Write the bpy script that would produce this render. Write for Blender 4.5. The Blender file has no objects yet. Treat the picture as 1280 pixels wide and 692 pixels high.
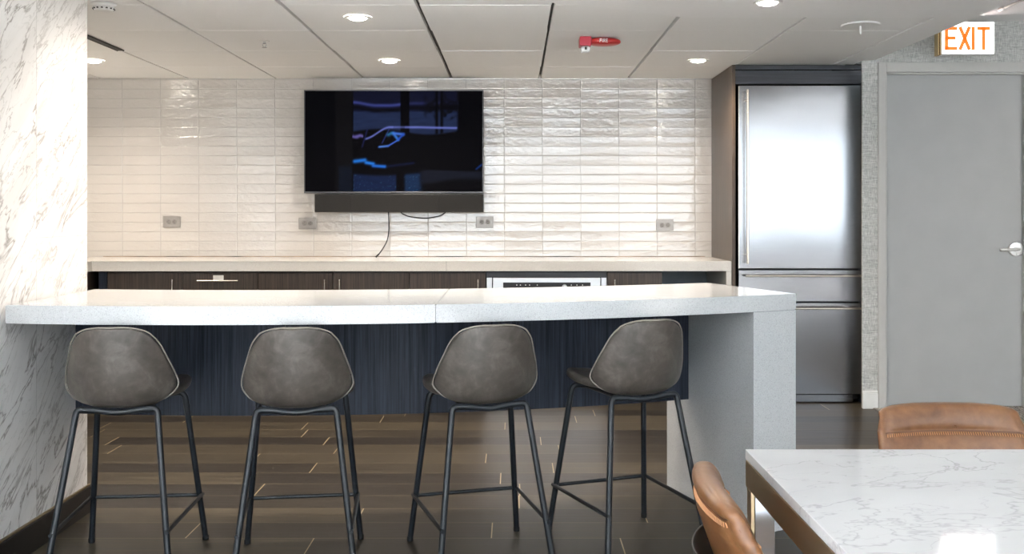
import bpy, bmesh, math, random
from mathutils import Vector, Matrix, noise
random.seed(7)
S = bpy.context.scene
COL = S.collection
PI = math.pi
EYE = 1.25          # camera height
F = 1250.0          # focal length in pixels of the 1280 wide frame

# ------------------------------------------------------------------ helpers
def link(o, parent=None):
    COL.objects.link(o)
    if parent is not None:
        o.parent = parent
    return o

def obj(name, bm, mat, parent=None, smooth=False, mods=()):
    me = bpy.data.meshes.new(name)
    bmesh.ops.recalc_face_normals(bm, faces=bm.faces)
    bm.to_mesh(me); bm.free()
    if smooth:
        for p in me.polygons:
            p.use_smooth = True
    if smooth == 'auto':
        me.set_sharp_from_angle(angle=math.radians(35))
    me.materials.append(mat)
    o = bpy.data.objects.new(name, me)
    link(o, parent)
    if smooth == 'auto':                 # big flat faces keep a true flat normal beside rounded edges
        wn = o.modifiers.new('weighted_normals', 'WEIGHTED_NORMAL'); wn.weight = 100; wn.keep_sharp = True
    return o

def empty(name, label, cat, loc=(0, 0, 0), rz=0, group=None):
    o = bpy.data.objects.new(name, None)
    o.empty_display_size = .1
    o.location = loc
    o.rotation_euler = (0, 0, rz)
    link(o)
    return tag(o, label, cat, group)

def tag(o, label, cat, group=None):
    o['label'] = label; o['category'] = cat
    if group: o['group'] = group
    return o

def struct(o):
    o['kind'] = 'structure'
    return o

def B():
    return bmesh.new()

def box(bm, x0, x1, y0, y1, z0, z1, bev=0.0, seg=2):
    vs = [bm.verts.new((x, y, z)) for x in (x0, x1) for y in (y0, y1) for z in (z0, z1)]
    q = [(0, 1, 3, 2), (4, 6, 7, 5), (0, 4, 5, 1), (2, 3, 7, 6), (0, 2, 6, 4), (1, 5, 7, 3)]
    fs = [bm.faces.new([vs[i] for i in f]) for f in q]
    if bev > 0:
        es = list({e for f in fs for e in f.edges})
        bmesh.ops.bevel(bm, geom=es, offset=bev, segments=seg, affect='EDGES', profile=.5)
    return bm

def tube(bm, pts, r, seg=12, cap=True):
    pts = [Vector(p) for p in pts]
    n = len(pts)
    rs = r if isinstance(r, (list, tuple)) else [r] * n
    tang = []
    for i in range(n):
        a = pts[max(i - 1, 0)]; b = pts[min(i + 1, n - 1)]
        tang.append((b - a).normalized())
    up = Vector((0, 0, 1)) if abs(tang[0].z) < .9 else Vector((1, 0, 0))
    u = tang[0].cross(up).normalized()
    rings = []
    for i in range(n):
        if i:
            u = (u - tang[i] * u.dot(tang[i])).normalized()
        v = tang[i].cross(u).normalized()
        rings.append([bm.verts.new(pts[i] + (u * math.cos(2 * PI * k / seg) + v * math.sin(2 * PI * k / seg)) * rs[i]) for k in range(seg)])
    for i in range(n - 1):
        for k in range(seg):
            bm.faces.new((rings[i][k], rings[i][(k + 1) % seg], rings[i + 1][(k + 1) % seg], rings[i + 1][k]))
    if cap:
        bm.faces.new(rings[0]); bm.faces.new(rings[-1])
    return bm

def rounded(pts, r, n=6):
    """polyline with its inner corners rounded"""
    pts = [Vector(p) for p in pts]
    out = [pts[0]]
    for i in range(1, len(pts) - 1):
        p = pts[i]
        a = (pts[i - 1] - p); b = (pts[i + 1] - p)
        ra = min(r, a.length * .49, b.length * .49)
        a = p + a.normalized() * ra; b = p + b.normalized() * ra
        for k in range(n + 1):
            t = k / n
            out.append(a * (1 - t) ** 2 + p * 2 * t * (1 - t) + b * t * t)
    out.append(pts[-1])
    return out

def lathe(bm, prof, center=(0, 0, 0), axis='Z', seg=32):
    """prof: list of (radius, height); closed with centre fans where radius is 0"""
    c = Vector(center)
    def P(r, h, a):
        x, y = r * math.cos(a), r * math.sin(a)
        if axis == 'Z': return c + Vector((x, y, h))
        if axis == 'Y': return c + Vector((x, h, y))
        return c + Vector((h, x, y))
    rings = []
    for r, h in prof:
        if r == 0: rings.append([bm.verts.new(P(0, h, 0))])
        else: rings.append([bm.verts.new(P(r, h, 2 * PI * k / seg)) for k in range(seg)])
    for a, b in zip(rings, rings[1:]):
        if len(a) == 1 and len(b) == 1: continue
        for k in range(seg):
            k2 = (k + 1) % seg
            if len(a) == 1: bm.faces.new((a[0], b[k], b[k2]))
            elif len(b) == 1: bm.faces.new((a[k], a[k2], b[0]))
            else: bm.faces.new((a[k], a[k2], b[k2], b[k]))
    return bm

def prism(bm, poly, z0, z1):
    """extrude a plan outline (list of x,y) between two heights"""
    lo = [bm.verts.new((x, y, z0)) for x, y in poly]
    hi = [bm.verts.new((x, y, z1)) for x, y in poly]
    n = len(poly)
    bm.faces.new(lo[::-1]); bm.faces.new(hi)
    for i in range(n):
        bm.faces.new((lo[i], lo[(i + 1) % n], hi[(i + 1) % n], hi[i]))
    return bm

def smoothpath(pts, sub=6):
    P = [Vector(p) for p in pts]
    P = [P[0] * 2 - P[1]] + P + [P[-1] * 2 - P[-2]]
    out = []
    for i in range(1, len(P) - 2):
        a, b, c, d = P[i - 1:i + 3]
        for k in range(sub):
            t = k / sub
            out.append(.5 * ((2 * b) + (c - a) * t + (2 * a - 5 * b + 4 * c - d) * t * t + (3 * b - a - 3 * c + d) * t ** 3))
    out.append(P[-2])
    return out

# ------------------------------------------------------------------ materials
class NT:
    def __init__(s, name):
        s.m = bpy.data.materials.new(name); s.m.use_nodes = True
        s.t = s.m.node_tree; s.t.nodes.clear()
        s.out = s.n('ShaderNodeOutputMaterial')
        s.b = s.n('ShaderNodeBsdfPrincipled')
        s.t.links.new(s.b.outputs[0], s.out.inputs[0])
    def n(s, k, **kw):
        x = s.t.nodes.new(k)
        for a, b in kw.items(): setattr(x, a, b)
        return x
    def l(s, a, b): s.t.links.new(a, b)
    def set(s, inp, v):
        if hasattr(v, 'is_output'): s.l(v, s.b.inputs[inp])
        else: s.b.inputs[inp].default_value = v
    def coord(s, scale=(1, 1, 1), rot=(0, 0, 0), loc=(0, 0, 0)):
        tc = s.n('ShaderNodeTexCoord'); mp = s.n('ShaderNodeMapping')
        s.l(tc.outputs['Object'], mp.inputs[0])
        mp.inputs['Scale'].default_value = scale; mp.inputs['Rotation'].default_value = rot; mp.inputs['Location'].default_value = loc
        return mp.outputs[0]
    def noise(s, vec, scale, detail=3, rough=.5, dist=0.0):
        x = s.n('ShaderNodeTexNoise')
        s.l(vec, x.inputs['Vector'])
        x.inputs['Scale'].default_value = scale; x.inputs['Detail'].default_value = detail
        x.inputs['Roughness'].default_value = rough; x.inputs['Distortion'].default_value = dist
        return x.outputs[0]
    def math(s, op, a, b=None, c=None):
        x = s.n('ShaderNodeMath', operation=op)
        for i, v in enumerate((a, b, c)):
            if v is None: continue
            if hasattr(v, 'is_output'): s.l(v, x.inputs[i])
            else: x.inputs[i].default_value = v
        return x.outputs[0]
    def ramp(s, fac, stops, interp='LINEAR'):
        x = s.n('ShaderNodeValToRGB'); x.color_ramp.interpolation = interp
        s.l(fac, x.inputs[0])
        e = x.color_ramp.elements
        while len(e) < len(stops): e.new(.5)
        for i, (p, c) in enumerate(stops):
            e[i].position = p
            e[i].color = (c, c, c, 1) if not isinstance(c, (tuple, list)) else (*c, 1)
        return x.outputs[0]
    def mix(s, fac, a, b, kind='MIX'):
        x = s.n('ShaderNodeMix', data_type='RGBA', blend_type=kind)
        for i, v in ((0, fac), (6, a), (7, b)):
            if hasattr(v, 'is_output'): s.l(v, x.inputs[i])
            else: x.inputs[i].default_value = v if i == 0 else (*v, 1)
        return x.outputs[2]
    def sep(s, vec):
        x = s.n('ShaderNodeSeparateXYZ'); s.l(vec, x.inputs[0]); return x.outputs
    def comb(s, a, b, c=0.0):
        x = s.n('ShaderNodeCombineXYZ')
        for i, v in enumerate((a, b, c)):
            if hasattr(v, 'is_output'): s.l(v, x.inputs[i])
            else: x.inputs[i].default_value = v
        return x.outputs[0]
    def white(s, vec):
        x = s.n('ShaderNodeTexWhiteNoise', noise_dimensions='3D'); s.l(vec, x.inputs[0]); return x.outputs
    def bump(s, h, strength=1.0, dist=1.0):
        x = s.n('ShaderNodeBump'); s.l(h, x.inputs['Height'])
        x.inputs['Strength'].default_value = strength; x.inputs['Distance'].default_value = dist
        s.l(x.outputs[0], s.b.inputs['Normal'])

def plain(name, col, rough=.5, metal=0.0, spec=.5, coat=0.0, var=.03, vscale=30):
    t = NT(name)
    v = t.noise(t.coord(), vscale, 3)
    c2 = tuple(max(0, c * (1 - var * 2)) for c in col); c1 = tuple(c * (1 + var) for c in col)
    t.set('Base Color', t.ramp(v, [(.3, c2), (.7, c1)]))
    t.set('Roughness', rough); t.set('Metallic', metal); t.set('Specular IOR Level', spec)
    t.set('Coat Weight', coat)
    return t.m

def mat_floor():
    t = NT('wood_plank_tile')
    x, y, z = t.sep(t.coord())
    W = .194; L = 1.18
    v = t.math('DIVIDE', t.math('SUBTRACT', y, 4.05 - W * 40), W)
    row = t.math('FLOOR', v)
    off = t.white(t.comb(row, 3.3))[0]
    u = t.math('ADD', t.math('DIVIDE', x, L), t.math('MULTIPLY', off, 1.0))
    u = t.math('ADD', u, 40)
    colu = t.math('FLOOR', u)
    rid = t.white(t.comb(colu, row, 1.7))
    fu = t.math('FRACT', u); fv = t.math('FRACT', v)
    du = t.math('MULTIPLY', t.math('MINIMUM', fu, t.math('SUBTRACT', 1.0, fu)), L)
    dv = t.math('MULTIPLY', t.math('MINIMUM', fv, t.math('SUBTRACT', 1.0, fv)), W)
    ju = t.math('LESS_THAN', du, .0022); jv = t.math('LESS_THAN', dv, .0020)
    g = t.n('ShaderNodeVectorMath', operation='MULTIPLY'); 
    t.l(t.comb(t.math('ADD', x, t.math('MULTIPLY', rid[0], 7)), y, row), g.inputs[0]); g.inputs[1].default_value = (1.3, 26, 1)
    grain = t.noise(g.outputs[0], 2.2, 5, .6, .4)
    fine = t.noise(g.outputs[0], 12, 3, .6)
    base = t.ramp(grain, [(.3, (.034, .028, .020)), (.55, (.070, .057, .038)), (.75, (.115, .094, .062))])
    base = t.mix(t.math('MULTIPLY', fine, .35), base, (.018, .015, .013))
    base = t.mix(t.ramp(rid[0], [(.15, 0.0), (.5, .35), (.9, .88)]), base, (.019, .016, .014))
    c = t.mix(t.math('MULTIPLY', jv, .6), base, (.22, .175, .11))
    c = t.mix(t.math('MULTIPLY', ju, .9), c, (.42, .33, .2))  # end joints painted light to stand in for their reflected glow
    t.set('Base Color', c)
    t.set('Roughness', t.math('ADD', t.math('MULTIPLY', grain, .2), .3))
    t.set('Specular IOR Level', .22)
    h = t.math('SUBTRACT', t.math('MULTIPLY', grain, .0006), t.math('MULTIPLY', t.math('MAXIMUM', ju, jv), .0008))
    t.bump(h, .5)
    return t.m

def mat_tile():
    t = NT('glazed_wall_tile')
    x, y, z = t.sep(t.coord())
    W = .2789; H = .0695
    u = t.math('DIVIDE', t.math('ADD', x, 2.862 + W * 10), W)
    v = t.math('DIVIDE', t.math('SUBTRACT', z, 2.161 - H * 40), H)
    cu = t.math('FLOOR', u); cv = t.math('FLOOR', v)
    fu = t.math('SUBTRACT', t.math('FRACT', u), .5); fv = t.math('SUBTRACT', t.math('FRACT', v), .5)
    r = t.white(t.comb(cu, cv, .5)); r3 = t.sep(r[1])
    du = t.math('MULTIPLY', t.math('SUBTRACT', .5, t.math('ABSOLUTE', fu)), W)
    dv = t.math('MULTIPLY', t.math('SUBTRACT', .5, t.math('ABSOLUTE', fv)), H)
    d = t.math('MINIMUM', du, dv)
    grout = t.ramp(t.math('DIVIDE', d, .004), [(.28, 1.0), (.48, 0.0)])
    base = t.mix(t.math('MULTIPLY', r3[2], .5), (.565, .535, .50), (.51, .48, .45))
    sp = t.noise(t.coord(), 60, 3)
    base = t.mix(t.math('MULTIPLY', sp, .12), base, (.52, .48, .44))
    t.set('Base Color', t.mix(grout, base, (.30, .275, .25)))
    t.set('Roughness', t.math('ADD', t.math('MULTIPLY', grout, .6), .05))
    t.set('Specular IOR Level', 1.0); t.set('IOR', 1.72)
    # dished, hand made surface: concave across the height, slightly tilted, wavy
    dish = t.math('MULTIPLY', t.math('MULTIPLY', fv, fv), .0044)
    tilt = t.math('MULTIPLY', t.math('MULTIPLY', fv, t.math('SUBTRACT', r3[0], .5)), .0042)
    tiltx = t.math('MULTIPLY', t.math('MULTIPLY', fu, t.math('SUBTRACT', r3[1], .5)), .005)
    off = t.n('ShaderNodeVectorMath', operation='ADD'); t.l(t.coord(scale=(1, 1, 1.5)), off.inputs[0]); t.l(r[1], off.inputs[1])
    wav = t.math('MULTIPLY', t.noise(off.outputs[0], 26, 3, .5), .0028)
    fine = t.math('MULTIPLY', t.noise(off.outputs[0], 110, 2, .5), .0003)
    edge = t.ramp(t.math('DIVIDE', d, .008), [(.1, 0.0), (.6, .9), (1.0, 1.0)])
    edge = t.math('MULTIPLY', edge, .0010)
    h = t.math('ADD', t.math('ADD', dish, tilt), t.math('ADD', tiltx, wav))
    h = t.math('ADD', h, t.math('ADD', fine, edge))
    t.bump(h, .9)
    return t.m

def mat_marble(name, base, vein, ang, scale, amount, seams=None, plane='YZ', spec=.5, rough=.18, stretch=5.0, thin=.03):
    t = NT(name)
    x, y, z = t.sep(t.coord())
    a, b = (y, z) if plane == 'YZ' else (x, y)
    ca, sa = math.cos(ang), math.sin(ang)
    p = t.math('ADD', t.math('MULTIPLY', a, ca), t.math('MULTIPLY', b, sa))      # along the veins
    q = t.math('SUBTRACT', t.math('MULTIPLY', b, ca), t.math('MULTIPLY', a, sa))  # across
    slab = None
    if seams:
        slab = t.math('FLOOR', t.math('DIVIDE', t.math('SUBTRACT', a, seams[0]), seams[1]))
        q = t.math('ADD', q, t.math('MULTIPLY', slab, 3.37))
    vec = t.comb(t.math('DIVIDE', p, stretch), q, x if plane == 'YZ' else z)
    n1 = t.noise(vec, scale, 5, .58, .55)
    n2 = t.noise(vec, scale * 2.7, 4, .55, .4)
    msk = t.noise(t.coord(), 2.3, 3)
    v1 = t.math('ABSOLUTE', t.math('SUBTRACT', n1, .5)); v2 = t.math('ABSOLUTE', t.math('SUBTRACT', n2, .52))
    k1 = t.ramp(t.math('DIVIDE', v1, thin), [(0.0, 1.0), (.3, .6), (1.0, 0.0)])
    k2 = t.ramp(t.math('DIVIDE', v2, thin), [(0.0, .75), (.8, 0.0)])
    k = t.math('MAXIMUM', t.math('MULTIPLY', k1, t.ramp(msk, [(.35, .35), (.6, 1.0)])), t.math('MULTIPLY', k2, t.ramp(msk, [(.4, .9), (.6, .15)])))
    cloud = t.noise(vec, scale * .8, 3)
    c = t.mix(t.ramp(cloud, [(.4, 0.0), (.75, .45)]), base, tuple(.55 * b_ + .45 * v_ for b_, v_ in zip(base, vein)))
    c = t.mix(t.math('MULTIPLY', k, amount), c, vein)
    if seams:
        f = t.math('FRACT', t.math('DIVIDE', t.math('SUBTRACT', a, seams[0]), seams[1]))
        s = t.math('LESS_THAN', t.math('MINIMUM', f, t.math('SUBTRACT', 1.0, f)), .0016 / seams[1])
        hz = t.math('LESS_THAN', t.math('ABSOLUTE', t.math('SUBTRACT', z, 1.16)), .0014)
        hz = t.math('MULTIPLY', hz, t.math('GREATER_THAN', slab, -.5))
        s = t.math('MAXIMUM', s, hz)
        c = t.mix(t.math('MULTIPLY', s, .45), c, (.35, .33, .31))
    t.set('Base Color', c)
    t.set('Roughness', rough)
    t.set('Specular IOR Level', spec)
    return t.m

def mat_quartz(name, base, spk, rough=.12):
    t = NT(name)
    v = t.n('ShaderNodeTexVoronoi', feature='F1'); t.l(t.coord(), v.inputs['Vector']); v.inputs['Scale'].default_value = 330
    cid = t.sep(v.outputs['Color'])
    dark = t.math('MULTIPLY', t.math('GREATER_THAN', cid[0], .84), t.math('LESS_THAN', v.outputs['Distance'], .55))
    light = t.math('MULTIPLY', t.math('GREATER_THAN', cid[1], .86), t.math('LESS_THAN', v.outputs['Distance'], .5))
    n = t.noise(t.coord(), 340, 2)
    c = t.mix(t.ramp(n, [(.42, 0.0), (.62, .5)]), base, tuple(b * .8 for b in base))
    c = t.mix(t.math('MULTIPLY', dark, .42), c, spk)
    c = t.mix(t.math('MULTIPLY', light, .5), c, tuple(min(1, b * 1.2) for b in base))
    t.set('Base Color', c); t.set('Roughness', rough); t.set('Specular IOR Level', .5)
    return t.m

def mat_veneer(name, c1, c2, vertical=True, rough=.38, spec=.4):
    t = NT(name)
    sc = (70, 70, 1.2) if vertical else (1.2, 70, 70)
    co = t.coord(scale=sc)
    n = t.noise(co, 1.6, 4, .65)
    n2 = t.noise(co, 6, 3, .7)
    f = t.math('ADD', t.math('MULTIPLY', n, .65), t.math('MULTIPLY', n2, .35))
    t.set('Base Color', t.ramp(f, [(.36, c1), (.64, c2)]))
    t.set('Roughness', rough); t.set('Specular IOR Level', spec)
    t.bump(t.math('MULTIPLY', f, .0003), .5)
    return t.m

def mat_leather(name, c1, c2, c3, rough=.42, bs=.35):
    t = NT(name)
    co = t.coord()
    n = t.noise(co, 13, 5, .6, .6)
    n2 = t.noise(co, 42, 4, .6)
    f = t.math('ADD', t.math('MULTIPLY', n, .7), t.math('MULTIPLY', n2, .3))
    t.set('Base Color', t.ramp(f, [(.36, c1), (.5, c2), (.64, c3)]))
    t.set('Roughness', t.math('ADD', t.math('MULTIPLY', n2, .2), rough - .1))
    t.set('Specular IOR Level', .5)
    v = t.n('ShaderNodeTexVoronoi', feature='DISTANCE_TO_EDGE'); t.l(co, v.inputs['Vector']); v.inputs['Scale'].default_value = 420
    cre = t.math('MULTIPLY', t.noise(co, 24, 4, .65, 1.2), .0016)
    t.bump(t.math('ADD', t.math('MULTIPLY', v.outputs['Distance'], .0012), cre), bs)
    return t.m

def mat_steel(name, col=(.62, .63, .65), rough=.26, horiz=True, aniso=0.0, arot=0.0):
    t = NT(name)
    sc = (3, 3, 260) if horiz else (260, 260, 3)
    n = t.noise(t.coord(scale=sc), 1, 3, .6)
    big = t.noise(t.coord(), 1.6, 2)
    t.set('Base Color', t.ramp(n, [(.3, tuple(c * .97 for c in col)), (.7, col)]))
    t.set('Metallic', 1.0)
    t.set('Roughness', t.math('ADD', t.math('MULTIPLY', n, .06), rough - .03))
    if aniso:
        t.set('Anisotropic', aniso)
        t.l(t.comb(1.0, 0.0, 0.0), t.b.inputs['Tangent']); t.set('Anisotropic Rotation', arot)
    h = t.math('ADD', t.math('MULTIPLY', n, .000001), t.math('MULTIPLY', big, .004))
    t.bump(h, .5)
    return t.m

def mat_wallpaper():
    t = NT('woven_wallpaper')
    co1 = t.coord(scale=(260, 260, 28)); co2 = t.coord(scale=(22, 22, 300))
    a = t.noise(co1, 1, 3, .7); b = t.noise(co2, 1, 3, .7)
    f = t.math('ADD', t.math('MULTIPLY', a, .5), t.math('MULTIPLY', b, .5))
    big = t.noise(t.coord(), 14, 3)
    c = t.ramp(f, [(.38, (.27, .275, .265)), (.5, (.48, .485, .465)), (.62, (.68, .68, .66))])
    t.set('Base Color', t.mix(t.math('MULTIPLY', big, .2), c, (.36, .38, .37)))
    t.set('Roughness', .85)
    t.bump(t.math('MULTIPLY', f, .0015), .6)
    return t.m

def mat_carpet():
    t = NT('speckled_carpet')
    n = t.noise(t.coord(), 90, 4, .8)
    t.set('Base Color', t.ramp(n, [(.40, (.03, .03, .035)), (.5, (.16, .15, .14)), (.6, (.5, .47, .42))]))
    t.set('Roughness', .95)
    t.bump(t.math('MULTIPLY', n, .004), .8)
    return t.m

def mat_emit(name, col, strength):
    t = NT(name)
    t.set('Base Color', (*col, 1)); t.set('Emission Color', (*col, 1)); t.set('Emission Strength', strength)
    n = t.noise(t.coord(), 5, 1)
    t.set('Roughness', t.math('ADD', t.math('MULTIPLY', n, .05), .4))
    return t.m

M = {}
M['floor'] = mat_floor()
M['tile'] = mat_tile()
M['marble_wall'] = mat_marble('veined_marble_cladding', (.80, .78, .76), (.17, .145, .125), math.radians(44), 8.5, .75, seams=(3.745, .9), stretch=4.0, thin=.024, rough=.22)
M['marble_top'] = mat_marble('white_marble_tabletop', (.54, .54, .54), (.20, .20, .20), math.radians(10), 4.2, .5, plane='XY', spec=.5, rough=.06, stretch=2.0, thin=.010)
M['quartz'] = mat_quartz('speckled_quartz', (.48, .493, .50), (.22, .23, .24))
M['quartz_back'] = mat_quartz('cream_quartz', (.68, .65, .60), (.42, .38, .33), rough=.14)
M['veneer'] = mat_veneer('dark_oak_veneer', (.008, .010, .015), (.040, .050, .075), rough=.5, spec=.2)
M['veneer_brown'] = mat_veneer('brown_oak_veneer', (.024, .017, .013), (.085, .060, .044))
M['veneer_h'] = mat_veneer('dark_oak_veneer_level', (.026, .027, .032), (.058, .06, .07), vertical=False)
M['black'] = plain('black_gap', (.012, .012, .013), .6)
M['black_metal'] = plain('black_powder_coat', (.011, .014, .018), .38, spec=.4, var=.08, vscale=200)
M['black_plastic'] = plain('black_plastic', (.012, .012, .013), .4)
M['taupe'] = mat_leather('taupe_leather', (.050, .042, .035), (.073, .062, .053), (.115, .099, .086), .38)
M['taupe_light'] = mat_leather('taupe_piping', (.17, .15, .13), (.21, .19, .165), (.25, .22, .20), .45)
M['tan'] = mat_leather('tan_leather', (.105, .040, .014), (.150, .063, .023), (.195, .090, .036), .32, .12)
M['thread'] = plain('tan_thread', (.42, .20, .09), .7, vscale=300)
M['thread_dark'] = plain('dark_thread', (.10, .04, .018), .7, vscale=300)
M['steel'] = mat_steel('brushed_steel', (.40, .405, .42), rough=.20, aniso=.9)
M['steel_oven'] = mat_steel('brushed_steel_oven', (.80, .81, .82), rough=.42)
M['steel_dark'] = mat_steel('brushed_steel_drawer', (.36, .365, .385), .20, aniso=.9)
M['handle'] = mat_steel('satin_bar_handle', (.80, .72, .62), .22, False)
M['nickel'] = mat_steel('satin_nickel', (.72, .71, .69), .28, False)
M['chrome'] = plain('polished_steel_leg', (.72, .73, .76), .10, 1.0, var=.08, vscale=8)
M['bronze'] = mat_steel('brushed_bronze', (.44, .34, .22), .38, True)
M['gyp'] = plain('painted_gypsum', (.88, .88, .88), .75, var=.006)
M['ctile'] = plain('mineral_ceiling_tile', (.87, .87, .865), .8, var=.015, vscale=160)
M['grid'] = plain('ceiling_grid_shadow_gap', (.05, .045, .04), .7)
M['white'] = plain('white_plastic', (.80, .80, .79), .4, var=.01)
M['paint_wall'] = plain('painted_wall', (.70, .69, .67), .75, var=.01)
M['trimw'] = plain('white_baseboard_paint', (.72, .72, .70), .5, var=.01)
M['door'] = plain('grey_painted_door', (.37, .375, .37), .42, var=.02, vscale=6)
M['frame'] = plain('warm_grey_frame_paint', (.46, .455, .435), .45, var=.01)
M['darkbase'] = plain('black_baseboard', (.013, .011, .010), .35, var=.1)
M['paper'] = mat_wallpaper()
M['carpet'] = mat_carpet()
M['greypanel'] = plain('blue_grey_painted_panel', (.24, .28, .31), .6)
M['outlet'] = plain('metallic_grey_outlet', (.33, .31, .29), .35, .5, var=.03)
M['outlet_in'] = plain('grey_receptacle', (.25, .235, .22), .4)
M['red'] = plain('red_plastic', (.50, .022, .02), .28, spec=.6, var=.05, vscale=8)
M['redblock'] = plain('crimson_plastic', (.46, .03, .055), .4)
M['lens'] = plain('clear_strobe_lens', (.85, .85, .87), .08, spec=.8)
M['lamp'] = mat_emit('lit_lens', (1.0, .93, .82), 26.0)
M['exit_face'] = mat_emit('lit_sign_face', (1.0, .985, .95), 2.4)
M['exit_letter'] = mat_emit('lit_orange_letter', (.90, .16, .012), .55)
M['brass'] = mat_steel('brass_trim', (.72, .52, .26), .25, False)
M['fabric'] = plain('charcoal_mesh_fabric', (.016, .015, .014), .85, var=.25, vscale=500)
M['furn'] = plain('dark_upholstery', (.05, .05, .055), .8)
M['label'] = plain('white_paper_label', (.75, .74, .70), .6)
M['mullion'] = plain('dark_window_frame', (.05, .05, .055), .5)

# ------------------------------------------------------------------ the room shell
YW = 7.30           # tiled wall
ZC = 2.234          # low ceiling
XL, XR, YB = -3.5, 9.5, -4.0
ZH = 2.9
struct(obj('floor', box(B(), XL, XR, YB, YW, -.1, 0), M['floor']))
struct(obj('floor_carpet', prism(B(), [(2.301, YB + .001), (2.301, 6.60), (XR - .001, 6.60), (XR - .001, YB + .001)], 0, .006), M['carpet']))
struct(obj('floor_bounce', prism(B(), [(XL + .001, 1.6), (XL + .001, YB + .001), (2.3, YB + .001), (2.3, 1.6)], 0, .006), plain('pale_bounce_floor', (.62, .64, .66), .6)))  # added pale floor out of view, bounces daylight up to the ceiling
struct(obj('wall_leak_block', box(B(), 2.31, 2.42, 6.585, YW, 0, ZH), M['paint_wall']))  # added unseen block, stops light leaking in beside the fridge cabinet
struct(obj('ceiling_leak_block', box(B(), 2.205, 2.42, 6.585, YW, ZC + .001, ZC + .08), M['grid']))  # added unseen cover, stops light leaking in above the fridge cabinet
struct(obj('wall_door_leak_block', box(B(), 2.43, 3.5, 6.59, 6.65, 0, 2.6), M['mullion']))  # added dark block behind the door, stops light showing under it
struct(obj('wall_back', box(B(), XL, 2.4, YW, YW + .12, 0, ZH), M['tile']))
struct(obj('wall_left', box(B(), XL - .12, XL, YB, YW + .12, 0, ZH), M['paint_wall']))
struct(obj('wall_far_right', box(B(), XR, XR + .12, YB, 6.58, 0, ZH), M['paint_wall']))
# wall with the door
YD = 6.43
bm = B()
box(bm, 2.238, 2.345, YD, YD + .02, 0, 2.60)
box(bm, 2.345, 3.33, YD, YD + .15, 2.20, 2.60)
box(bm, 3.33, XR, YD, YD + .15, 0, 2.60)
struct(obj('wall_right', bm, M['paper']))
bm = B()
box(bm, 2.236, 2.334, YD - .016, YD - .001, .0, .098, .002)
box(bm, 2.236, 2.334, YD - .012, YD - .001, .098, .115, .004)
struct(obj('baseboard_right', bm, M['trimw'], smooth='auto'))
bm = B()
box(bm, 3.345, XR, YD - .016, YD - .001, .007, .115, .002)
struct(obj('baseboard_far_right', bm, M['trimw']))
# marble clad pier
XM = -1.79
struct(obj('wall_marble_pier', box(B(), -2.35, XM, 3.0, 4.19, 0, ZC), M['marble_wall']))
bm = B()
box(bm, XM + .0005, XM + .013, 3.0, 4.203, 0, .108, .001)
box(bm, -2.35, XM + .013, 4.1905, 4.203, 0, .108, .001)
bb = struct(obj('baseboard_marble', bm, M['darkbase']))
bm = B()
box(bm, XM + .0005, XM + .008, 3.0, 4.198, .1085, .117, .001)
o = obj('cap_strip', bm, M['bronze'], bb)

# suspended ceiling: panels with open reveals
TW = .642; TD = .662
bm = B()
xs = [-1.740 + TW * k for k in range(-3, 7)]
ys = [6.72 + TD * k for k in (-5, -4, -3, -2, -1, 0)]
rnd = random.Random(3)
xe = [XL + .002] + [x for x in xs if XL < x < 2.2] + [2.2]
ye = [3.4] + [y for y in ys if y > 3.5] + [YW - .002]
for i in range(len(xe) - 1):
    for j in range(len(ye) - 1):
        dz = rnd.uniform(-.0015, .0018)
        gx = .012 if xe[i + 1] != xs[5] else .018
        gl = .012 if xe[i] != xs[5] else .018
        jx = rnd.uniform(-.002, .002)
        box(bm, xe[i] + gl * .5 + jx, xe[i + 1] - gx + gx * .5 + jx - .004, ye[j] + .0028, ye[j + 1] - .0028, ZC + .003 + dz, ZC + .028, .0015, 1)
struct(obj('ceiling', bm, M['ctile']))
struct(obj('ceiling_plenum', box(B(), XL, 2.2, 3.2, YW, ZC + .032, ZC + .08), M['grid']))
# flat soffit with a curved edge that follows the bar
def soff_y(x): return 4.42 + 3.43 - math.sqrt(max(0, 3.43 ** 2 - (x + 1.1) ** 2))
arc = []
x = 0.98
while x > -3.42:
    arc.append((x, min(soff_y(x), 5.02))); x -= .1
arc.append((XL, soff_y(XL + .1)))
poly = [(XL, 3.0), (2.31, 3.0), (2.31, YD), (2.11, YD), (2.11, 5.02)] + arc
poly2 = [(XL, 3.0), (2.31, 3.0), (2.31, YD - .001), (2.238, YD - .001), (2.238, 6.595), (2.11, 6.595), (2.11, 5.02)] + arc
struct(obj('ceiling_soffit', prism(B(), poly2, ZC, ZC + .026), M['gyp']))
bm = B()
box(bm, XL, 2.31, 3.0, 3.06, ZC + .026, ZH)
box(bm, 2.25, 2.31, 3.06, YD - .001, ZC + .026, 2.60)
struct(obj('ceiling_bulkhead', bm, M['gyp']))
struct(obj('ceiling_entry', box(B(), 2.312, XR, 3.0, YD - .001, 2.487, 2.6), M['gyp']))
struct(obj('ceiling_entry_face', box(B(), 2.312, XR, 3.0, 3.06, 2.6, ZH), M['gyp']))
struct(obj('ceiling_main', box(B(), XL, XR, YB, 3.0, ZH, ZH + .1), M['gyp']))
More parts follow.
